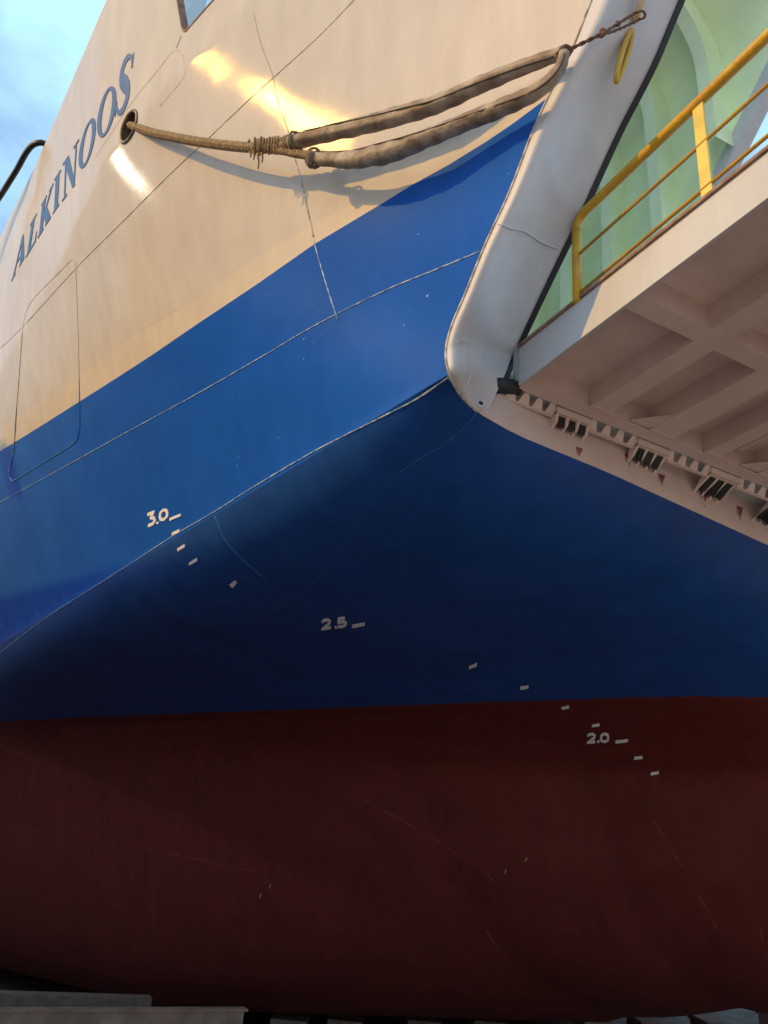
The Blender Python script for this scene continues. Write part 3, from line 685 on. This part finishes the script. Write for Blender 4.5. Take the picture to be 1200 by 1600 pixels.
# ------------------------------------------------------------------ inside of the bow: port bulwark, frames, deck
XG = 6.0
def gx(p, X=XG): return atX(p, X)
k1, k2, k3 = gx((1122, 47)), gx((1042, 140)), gx((972, 228))
pw = MB()
zk = 9.2
edge = [gx((1200, 93)), gx((1115, 267)), gx((1088, 320))]
ed = edge[0]-edge[2]; ed /= ed[2]
top_e = edge[0]+ed*(11-edge[0][2]); bot_e = edge[2]+ed*(3.2-edge[2][2])
ZK = float((k1[2]+k2[2]+k3[2])/3)
wall_poly = [tuple(bot_e), tuple(top_e), (XG, 16., 11.), (XG, 16., 3.2)]
pw.add(wall_poly, [(0, 1, 2, 3)], 0)
pw.add([tuple(np.array(p)+np.array((.16, 0, 0))) for p in wall_poly], [(3, 2, 1, 0)], 0)
port = pw.build('port_bulwark', m_green, ferry)
fp = MB(); w_ = gx((1158, 213))-(edge[0]+ed*(gx((1158, 213))[2]-edge[0][2]))
fp.prism([tuple(bot_e), tuple(top_e), tuple(top_e+w_), tuple(bot_e+w_)], (.18, 0, 0)); fp.build('port_bow_post', m_post, ferry)
FY = [float(k[1]) for k in (k1, k2, k3)]
FYS = FY+[FY[2]+(FY[2]-FY[1])*i for i in (1, 2, 3, 4)]
for y in FYS:
    fr = MB()
    zlo = max(3.2, float(edge[0][2]+(y+.22-edge[0][1])/ed[1])) if ed[1] < 0 else 3.2
    zlo = min(zlo, ZK-1.0)
    prof = spline([(XG, 0, zlo), (XG, 0, (zlo+ZK-.9)/2), (XG, 0, ZK-.9), (XG-.04, 0, ZK-.35), (XG-.25, 0, ZK+.15), (XG-.7, 0, ZK+.62), (XG-1.4, 0, ZK+1.15), (XG-2.1, 0, ZK+1.6)], 40)
    dep = .30
    inner = []; 
    for i, p in enumerate(prof):
        t = prof[min(i+1, 39)]-prof[max(i-1, 0)]; t /= np.linalg.norm(t); nrm = np.array((-abs(t[2]), 0, -abs(t[0]))); inner.append(p+nrm*dep)
    V_ = [(p[0]+.02, y, p[2]+.02) for p in prof]+[(p[0], y, p[2]) for p in inner]
    fr.add(V_, [(i, i+1, 40+i+1, 40+i) for i in range(39)], 0)
    V_ = [(p[0], y-.02, p[2]) for p in inner]+[(p[0], y+.16, p[2]) for p in inner]
    fr.add(V_, [(i, i+1, 40+i+1, 40+i) for i in range(39)], 1, False)
    fr.build('web_frame', [m_green, m_green2], port)
# deckhead: curved plating above the frames
dh = MB(); prof = [(p[0]+.03, p[2]+.03) for p in prof]
ya, yb2 = FYS[0]-1.7, 16.
dh.add([(x, max(ya, float(edge[0][1]+ed[1]*(z-edge[0][2]))+.02), z) for x, z in prof[18:]]+[(x, yb2, z) for x, z in prof[18:]], [(i, i+1, 22+i+1, 22+i) for i in range(21)], 0, True)
dh.build('deckhead', m_green, port)
cdk = MB(); cdk.box((1.95, 2.78, 3.16), (11.2, 44, 3.2)); cdk.build('vehicle_deck', m_inner, ferry)
# mast house glimpsed through the bulwark opening
def gy_(p, Y=11.): return atY(p, Y)
dho = MB(); c_ = [gy_((200, 168)), gy_((284.5, 30.5)), gy_((303.5, -.5)), gy_((345, -70)), gy_((215, -70))]
lft = gy_((205, -70)); rt_ = c_[3]
poly = [(float(c_[1][0])-.9, 11, 6.), (float(c_[1][0])-.12, 11, 6.), tuple(c_[1]), tuple(c_[2]), tuple(rt_), (float(c_[1][0])-.9, 11, float(rt_[2]))]
dho.prism(poly[::-1], (0, 6, 0))
dho.build('mast_house', m_house, ferry); dho = MB(); dho.box((1.25, 3.0, 6.1), (1.33, 40, 14))

dho.build('sun_screen_wall', m_house, ferry)  # thin wall added out of view to keep sun off the green interior

# steel eyes welded on the bow post
def eye(px_c, u, v, rad, ro_, name, m, a0=0, a1=2*math.pi):
    h_, n_ = hit(px_c, BVH2); dist = np.linalg.norm(h_-CAM)/1200*1.05
    U = (RT*u[0]-UP*u[1])*dist; V_ = (RT*v[0]-UP*v[1])*dist
    e_ = MB(); cl = abs(a1-a0-2*math.pi) < 1e-6
    dd = ray(*px_c); dd /= np.linalg.norm(dd); c_ = h_-dd*.05
    e_.tube([c_+U*math.cos(a)+V_*math.sin(a)-n_*.02*math.cos(a) for a in np.linspace(a0, a1, 40)], rad, 12, cap=not cl)
    return e_.build(name, m, ferry), c_, U, V_, n_
eye((975, 88), (7.2, 2.2), (-9, 31), .0125, 0, 'mooring_eye', m_yellow)
hE, nE = hit((1000, 12), BVH2)
upe = MB(); dist = np.linalg.norm(hE-CAM)/1200
def offr(p, o): h_, n_ = hit(p, BVH2); d = ray(*p); return h_-d/np.linalg.norm(d)*o
pe = [offr(p, d_) for p, d_ in (((994, 30), 0.0), ((994, 27), .03), ((997, 18), .05), ((1002, 4), .055), ((1005, -12), .055), ((1006, -28), .05), ((1004, -40), .03), ((1003, -44), 0))]
upe.tube(spline(pe, 30), .0165, 12); m_eyew = mat('worn_yellow_eye', (.50, .34, .16), .35, rgb2=(.62, .50, .34), scale=14, bump=.3, bscale=60)
upe.build('mooring_eye', m_eyew, ferry)

# ------------------------------------------------------------------ mooring rope hanging outside the hull
def along(px, offs, n):
    """points on the view rays, a given clearance off the plating"""
    pts = []
    for p, o in zip(spline(px, n), np.interp(np.linspace(0, 1, n), np.linspace(0, 1, len(offs)), offs)):
        h_, n_ = hit(p, BVH2); d = ray(*p); d = d/np.linalg.norm(d)
        pts.append(h_-d*(o/max(.25, -(d@n_))))
    P = np.array(pts)
    for _ in range(6): P[1:-1] = (P[:-2]+2*P[1:-1]+P[2:])/4
    return P
rope = empty('mooring_rope', tuple(hit((207, 198))[0]+np.array((-.1, -.05, 0))))
tag(rope, 'tan mooring rope with a sleeved eye slung from hawse to bow post', 'rope')
OFF_A = [.02, .10, .15, .19, .21]
path = along([(203,196),(216,200),(240,208),(270,214),(300,220),(350,227),(400,231),(430,229),(470,224)], [-.05, .05, .10, .14, .17, .19, .20, .205, .21], 110)
def laid(mb, path, r, strands, turns_per_m, rs, m=0, twist0=0):
    P = np.array(path); Ls = np.concatenate([[0], np.cumsum(np.linalg.norm(np.diff(P, axis=0), axis=1))]); nS = int(Ls[-1]*abs(turns_per_m)*10)+8
    s = np.linspace(0, Ls[-1], nS); Q = np.stack([np.interp(s, Ls, P[:, k]) for k in range(3)], 1)
    for k in range(strands):
        o_ = []
        for i in range(nS):
            t = Q[min(i+1, nS-1)]-Q[max(i-1, 0)]; t /= np.linalg.norm(t); a = np.array((0, 0, 1.))-t*t[2]; a /= np.linalg.norm(a); b_ = np.cross(t, a)
            th = twist0+2*math.pi*(k/strands+s[i]*turns_per_m); o_.append(Q[i]+a*math.cos(th)*r+b_*math.sin(th)*r)
        mb.tube(o_, rs, 7, m)
# plaited look: two sets of strands winding opposite ways
rp = MB(); laid(rp, path, .019, 4, 9, .0125); 
rp2 = MB(); laid(rp2, path, .0195, 4, -9, .0122); rp.v_ = None
b_ = len(rp.v); rp.v += rp2.v; rp.f += [tuple(i+b_ for i in f) for f in rp2.f]; rp.m += rp2.m; rp.sm += rp2.sm
pathb = along([(425,233),(445,236),(462,240),(485,243)], [.20, .205, .21, .21], 30)
laid(rp, pathb, .014, 4, 10, .011)
rp.build('rope_line', m_rope, rope)
# splice whipping with loose ends
wh = MB()
for i, x in enumerate(np.linspace(398, 452, 13)):
    c_ = along([(x-.5, 229-.06*(x-398)), (x+.5, 229-.06*(x-398))], [.205, .205], 6)[3]
    a = rng.uniform(-.4, .4); t = np.array((.75, -.55, .1)); t /= np.linalg.norm(t); e1 = np.array((0, 0, 1.))-t*t[2]; e1 /= np.linalg.norm(e1); e2 = np.cross(t, e1); rr = .040+.006*rng.uniform(-1, 1)
    wh.tube([c_+(e1*math.cos(q)+e2*math.sin(q))*rr+t*math.sin(q+a)*.012 for q in np.linspace(0, 2*math.pi, 20)], .0085, 6)
for (p, l) in (((395,236),14),((402,240),24),((408,238),16),((390,238),8),((397,222),-8),((408,220),-7),((388,222),-5)):
    c_ = along([p, (p[0]+3, p[1]+l*.5), (p[0]+1, p[1]+l)], [.215, .22, .21], 8); wh.tube(c_, np.linspace(.008, .004, 8), 6)
wh.build('splice', m_rope, rope)
# protective sleeves over both legs of the eye
U_px = [(455,223),(490,214),(520,207),(560,198),(600,188),(640,176),(680,164),(740,137),(800,112),(830,100),(850,93),(868,87),(880,82)]
L_px = [(484,246),(505,249),(530,250),(560,249),(610,237),(660,219),(720,194),(780,170),(830,148),(855,131),(872,112),(880,95),(882,83)]
U3 = along(U_px, [.21, .21, .20, .19, .18, .15, .12, .10, .09], 90); L3 = along(L_px, [.22, .22, .21, .20, .17, .14, .12, .11, .10], 100)
def sleeve(P, wpx, name, ph):
    n = len(P); rad = np.interp(np.linspace(0, 1, n), np.linspace(0, 1, len(wpx)), wpx); s = MB()
    rad = np.array([rad[i]*.5*np.linalg.norm(P[i]-CAM)/1200*.77 for i in range(n)])
    nz_ = rng.uniform(-1, 1, (n, 8)); nz_ = (nz_+np.roll(nz_, 1, 0)+np.roll(nz_, 2, 0)+np.roll(nz_, -1, 0))/4
    def fn(i, th):
        j = th/(2*math.pi)*8; a = int(j) % 8; f = j-int(j)
        wr = .06*math.sin(i*.9+3*math.sin(th+ph))*(.3+abs(nz_[i, 2]))
        flap = .10*math.exp(-((th-2.2-.25*math.sin(i*.06+ph))/.16)**2)
        return 1+.10*(nz_[i, a]*(1-f)+nz_[i, (a+1) % 8]*f)+wr+flap
    s.tube(P, rad, 28, 0, fn=fn, ref=(0, 0, 1))
    o_ = s.build(name, m_sleeve, rope)
    # the lapped seam of the sleeve, a thin dark lip
    q = []
    for i in range(2, n-2):
        t = P[i+1]-P[i-1]; t /= np.linalg.norm(t); v_ = CAM-P[i]; v_ /= np.linalg.norm(v_); v_ -= t*(v_@t); v_ /= np.linalg.norm(v_); b2 = np.cross(t, v_); b2 = b2 if b2[2] > 0 else -b2
        an = np.interp(i/n, [0, .25, .5, .75, 1], [1.25, .9, .5, .25, -.1]) if ph < 1 else np.interp(i/n, [0, .3, .5, .75, 1], [1.35, 1.2, .75, .35, .0])
        q.append(P[i]+(v_*math.cos(an)+b2*math.sin(an))*rad[i]*1.015)
    sm_ = MB(); sm_.tube(q, .0042, 6); sm_.build('sleeve_seam', m_flap, o_)
    return o_
sleeve(U3, [26, 28, 30, 32, 33, 33, 31, 29, 27, 25, 22], 'chafe_sleeve', .2)
sleeve(L3, [22, 27, 33, 38, 36, 33, 31, 30, 31, 31, 28, 24, 18], 'chafe_sleeve', 1.7)
# lashings at the sleeve mouths
for P, i0, rr in ((U3, 1, .052), (L3, 1, .050)):
    la = MB(); c_ = P[i0]; t = P[i0+3]-P[i0]; t /= np.linalg.norm(t); e1 = np.array((0, 0, 1.))-t*t[2]; e1 /= np.linalg.norm(e1); e2 = np.cross(t, e1)
    for k in range(3): la.tube([c_+t*(.008*k)+(e1*math.cos(q)+e2*math.sin(q))*rr*rng.uniform(.95, 1.03)+t*.008*math.sin(q+k*2) for q in np.linspace(0, 2*math.pi, 24)], .0062, 6)
    if P is L3:
        tip = along([(484,240),(486,262)], [.24, .23], 6)
        la.tube([c_+np.array((-.03, -.05, -.02)), tip[3]+np.array((0, 0, -.01)), tip[-1]], [.02, .026, .012], 8)
    la.build('sleeve_lashing', m_lash, rope)

# thin cord tying the eye to the upper steel eye
cord = empty('lashing_cord', tuple(hit((940, 52), BVH2)[0]))
tag(cord, 'thin brown cord tying the sleeved rope eye to the steel eye on the bow post', 'cord')
cb = MB()
def offp(p, o): h_, n_ = hit(p, BVH2); d = ray(*p); return h_-d/np.linalg.norm(d)*o/max(.4, -(d@n_)/np.linalg.norm(d))
def chord(a, b, n, sag=.0):
    return [a*(1-t)+b*t+np.array((0, 0, -sag*4*t*(1-t))) for t in np.linspace(0, 1, n)]
pA = U3[-1]; pK = offp((942, 52), .085); pR1 = offp((993, 20), .075); pR2 = offp((999, 30), .075)
laid(cb, chord(pA, pK, 12), .004, 2, 14, .0055)
laid(cb, chord(pK, pR1, 12), .003, 2, 14, .0045); laid(cb, chord(pK+np.array((0, 0, -.008)), pR2, 12, .01), .003, 2, 14, .0045)
def knot(c, r, n=5, tr=.0065):
    for k in range(n):
        ax_ = rng.normal(size=3); ax_ /= np.linalg.norm(ax_); e1 = np.cross(ax_, (0, 0, 1.)); e1 /= np.linalg.norm(e1)+1e-9; e2 = np.cross(ax_, e1)
        cc = c+rng.uniform(-.4, .4, 3)*r; cb.tube([cc+(e1*math.cos(q)+e2*math.sin(q))*r for q in np.linspace(0, 2*math.pi, 16)], tr, 6)
knot(pK, .011); knot(pK*.55+pR1*.45, .007, 3); knot(pA, .022, 8, .008); knot(pA+np.array((.02, -.01, .015)), .012, 5)
cb.tube(spline([pR1, offp((1003, 17), .10), offp((1008, 22), .11), offp((1006, 28), .10), pR2], 16), .0055, 8)
cb.build('cord_line', m_cord, cord)

# black hose hooked over the top of the hull side
hs = MB(); h0, _ = hit((64, 232)); 
h0 = side_hit((66, 224)); 
yh = float(h0[1]); hp = [atY((p[0], p[1]), yh+q) for p, q in zip(((76, 230), (67, 223), (52, 226), (40, 240), (28, 262), (12, 288), (0, 307), (-30, 352), (-60, 410)), (.12, .02, .1, .25, .45, .7, .95, 1.5, 2.1))]
hs.tube(spline(hp, 50), .030, 12)
hose = hs.build('hose', m_hose); tag(hose, 'black hose curving out over the top edge of the hull side into the sky', 'hose')

# ------------------------------------------------------------------ dock
gd = MB()
GZ0 = -1.65
gd.add([(-400, -400, GZ0), (400, -400, GZ0), (400, 400, GZ0), (-400, 400, GZ0)], [(0, 1, 2, 3)])
ap = MB(); ap.add([(-300, -300, GZ0+.004), (300, -300, GZ0+.004), (300, 2.9, GZ0+.004), (-300, 2.9, GZ0+.004)], [(0, 1, 2, 3)]); tag(ap.build('bounce_apron', m_concrete), kind='structure')  # pale sheet added out of view to bounce light onto the ramp underside
m_floor = mat('dark_dock_floor', (.11, .09, .08), .95, rgb2=(.19, .155, .135), scale=2, bump=.6, bscale=18, spec=.05)  # floor colour darkened so less bounce light reaches the lower hull
g_ = gd.build('dock_floor', m_floor); tag(g_, kind='structure')
qy = MB(); qy.box((-9, 2.6, GZ0-.2), (-60, 120, 7.6))  # wall added out of view to keep the low sun off the bottom
tag(qy.build('unseen_quay', m_concrete), kind='structure')
qy = MB(); qy.box((24, -40, GZ0-.2), (70, 120, 5.0)); tag(qy.build('unseen_quay', m_concrete), kind='structure')
def block(name, label, cx, cy, sx_, sy_, top, rot, cat='keel block', group=None, m=m_block):
    o = empty(name, (cx, cy, GZ0)); tag(o, label, cat, group); c, s = math.cos(rot), math.sin(rot)
    def bx(nm_, x0, x1, y0, y1, z0, z1, mm):
        q = MB(); q.box((x0, y0, z0), (x1, y1, z1)); q.v = [(cx+x*c-y*s, cy+x*s+y*c, z) for x, y, z in q.v]
        ob = q.build(nm_, mm, o); bv = ob.modifiers.new('bevel', 'BEVEL'); bv.width = .012; bv.segments = 2
        return ob
    hh = top-GZ0
    bx('concrete_base', -sx_/2, sx_/2, -sy_/2, sy_/2, GZ0, GZ0+hh*.84, m)
    bx('cap_timber', -sx_/2-.03, sx_/2+.03, -sy_/2-.03, sy_/2+.03, GZ0+hh*.84, top, m_timber if m is m_block else m)
    return o
# beam in front of the hull, bottom left of the view
def pz(p, z): return atZ(p, z)
a_ = atZ((388, 1577), -.55); b2_ = atZ((0, 1578), -.55)
d_ = (b2_-a_); ln = np.linalg.norm(d_); d_ = d_/ln; nrm = np.array((-d_[1], d_[0], 0)); nrm = nrm if nrm[1] > 0 else -nrm
bm_ = empty('dock_beam', tuple(np.array((a_+b2_)/2)*np.array((1, 1, 0))+np.array((0, 0, GZ0)))); tag(bm_, 'long pale concrete dock beam with a projecting top lip, lower left', 'beam')
m_beam = mat('stained_beam_concrete', (.19, .115, .08), .9, rgb2=(.30, .19, .14), scale=5, bump=.8, bscale=20)
dz = lambda z: np.array((0, 0, z))
q = MB(); q.prism([a_+nrm*.02+d_*.03+dz(-.022), a_+nrm*.02+d_*.03+dz(-1.09), a_+nrm*.10+d_*.03+dz(-1.09), a_+nrm*.10+d_*.03+dz(-.022)], d_*(ln+3)); q.build('beam_body', m_beam, bm_)
q = MB(); q.prism([a_, a_+dz(-.02), a_+nrm*.12+dz(-.02), a_+nrm*.12], d_*(ln+3)); q.build('beam_lip', m_beam, bm_)
a2 = atZ((238, 1560), -.70); b3 = atZ((0, 1553), -.70); d2 = (b3-a2); l2 = np.linalg.norm(d2); d2 = d2/l2; n2 = np.array((-d2[1], d2[0], 0)); n2 = n2 if n2[1] > 0 else -n2
tb = MB(); tb.prism([a2, a2+dz(-.95), a2+n2*.2+dz(-.95), a2+n2*.2], d2*(l2+2)); o_ = tb.build('dock_timber', m_timber); tag(o_, 'dark timber baulk behind the pale dock beam, lower left', 'timber baulk')
kb = 0
GRP = 'keel blocks under the hull'
spots = [(330, 'leftmost keel block in view under the dark red bottom'), (455, 'keel block just right of the pale dock beam'), (540, 'keel block under the middle of the dark red bottom'), (660, 'fourth keel block from the left under the hull'), (760, 'keel block left of the pale block at the lower right'), (925, 'pale keel block at the lower right under the red bottom'), (1010, 'keel block right of the pale one under the red bottom'), (1110, 'rightmost keel block under the red bottom')]
for px, lab in spots:
    p = atZ((px, 1585), -.93); v = p[:2]/np.linalg.norm(p[:2]); dd = np.linalg.norm(p[:2])
    c = v*(dd+1.3); top_ = -.30-.16*min(6.3, max(0, c[1]-6))
    block('keel_block', lab, c[0], c[1], .42, .8, top_, -PSI, group=GRP, m=m_beam if lab.startswith('pale') else m_block)
pp = atZ((1196, 1572), -.55)
block('dock_post', 'pale concrete post at the far lower right corner in front of the hull', pp[0]+.14, pp[1], .3, .3, -.47, .3, cat='post')

# floodlight on a mast across the dock; its reflection is the white glint under the hawse
def floodlight():
    pt = side_hit((195, 270)); dv = mirror_dir((196, 262)); hd = pt+dv*((-8.55-pt[0])/dv[0])
    o = empty('floodlight', (-9, hd[1]+.1, hd[2]+.3)); tag(o, 'lit white floodlight on a short bracket high on the unseen dock wall', 'floodlight')
    q = MB(); q.tube([(-9, hd[1]+.1, hd[2]+.3), (-8.75, hd[1]+.1, hd[2]+.3), tuple(hd+dv*.12)], .03, 10); q.box((-9.0, hd[1]-.05, hd[2]+.15), (-8.975, hd[1]+.25, hd[2]+.45)); q.build('bracket', m_steel, o)
    aim = pt-hd; aim /= np.linalg.norm(aim); rx = np.cross(aim, (0, 0, 1.)); rx /= np.linalg.norm(rx); uy = np.cross(rx, aim)
    q = MB(); b_ = hd-aim*.16
    q.prism([b_-rx*.22-uy*.18, b_+rx*.22-uy*.18, b_+rx*.22+uy*.18, b_-rx*.22+uy*.18], aim*.14); hs_ = q.build('lamp_housing', m_hose, o)
    m_l = bpy.data.materials.new('lit_floodlight_glass'); m_l.use_nodes = True; P = m_l.node_tree.nodes['Principled BSDF']
    P.inputs['Emission Color'].default_value = (1, .94, .72, 1); P.inputs['Emission Strength'].default_value = 300
    q = MB(); f_ = hd-aim*.01; q.add([f_-rx*.17-uy*.13, f_+rx*.17-uy*.13, f_+rx*.17+uy*.13, f_-rx*.17+uy*.13], [(0, 1, 2, 3)]); q.build('lamp_glass', m_l, hs_)
floodlight()
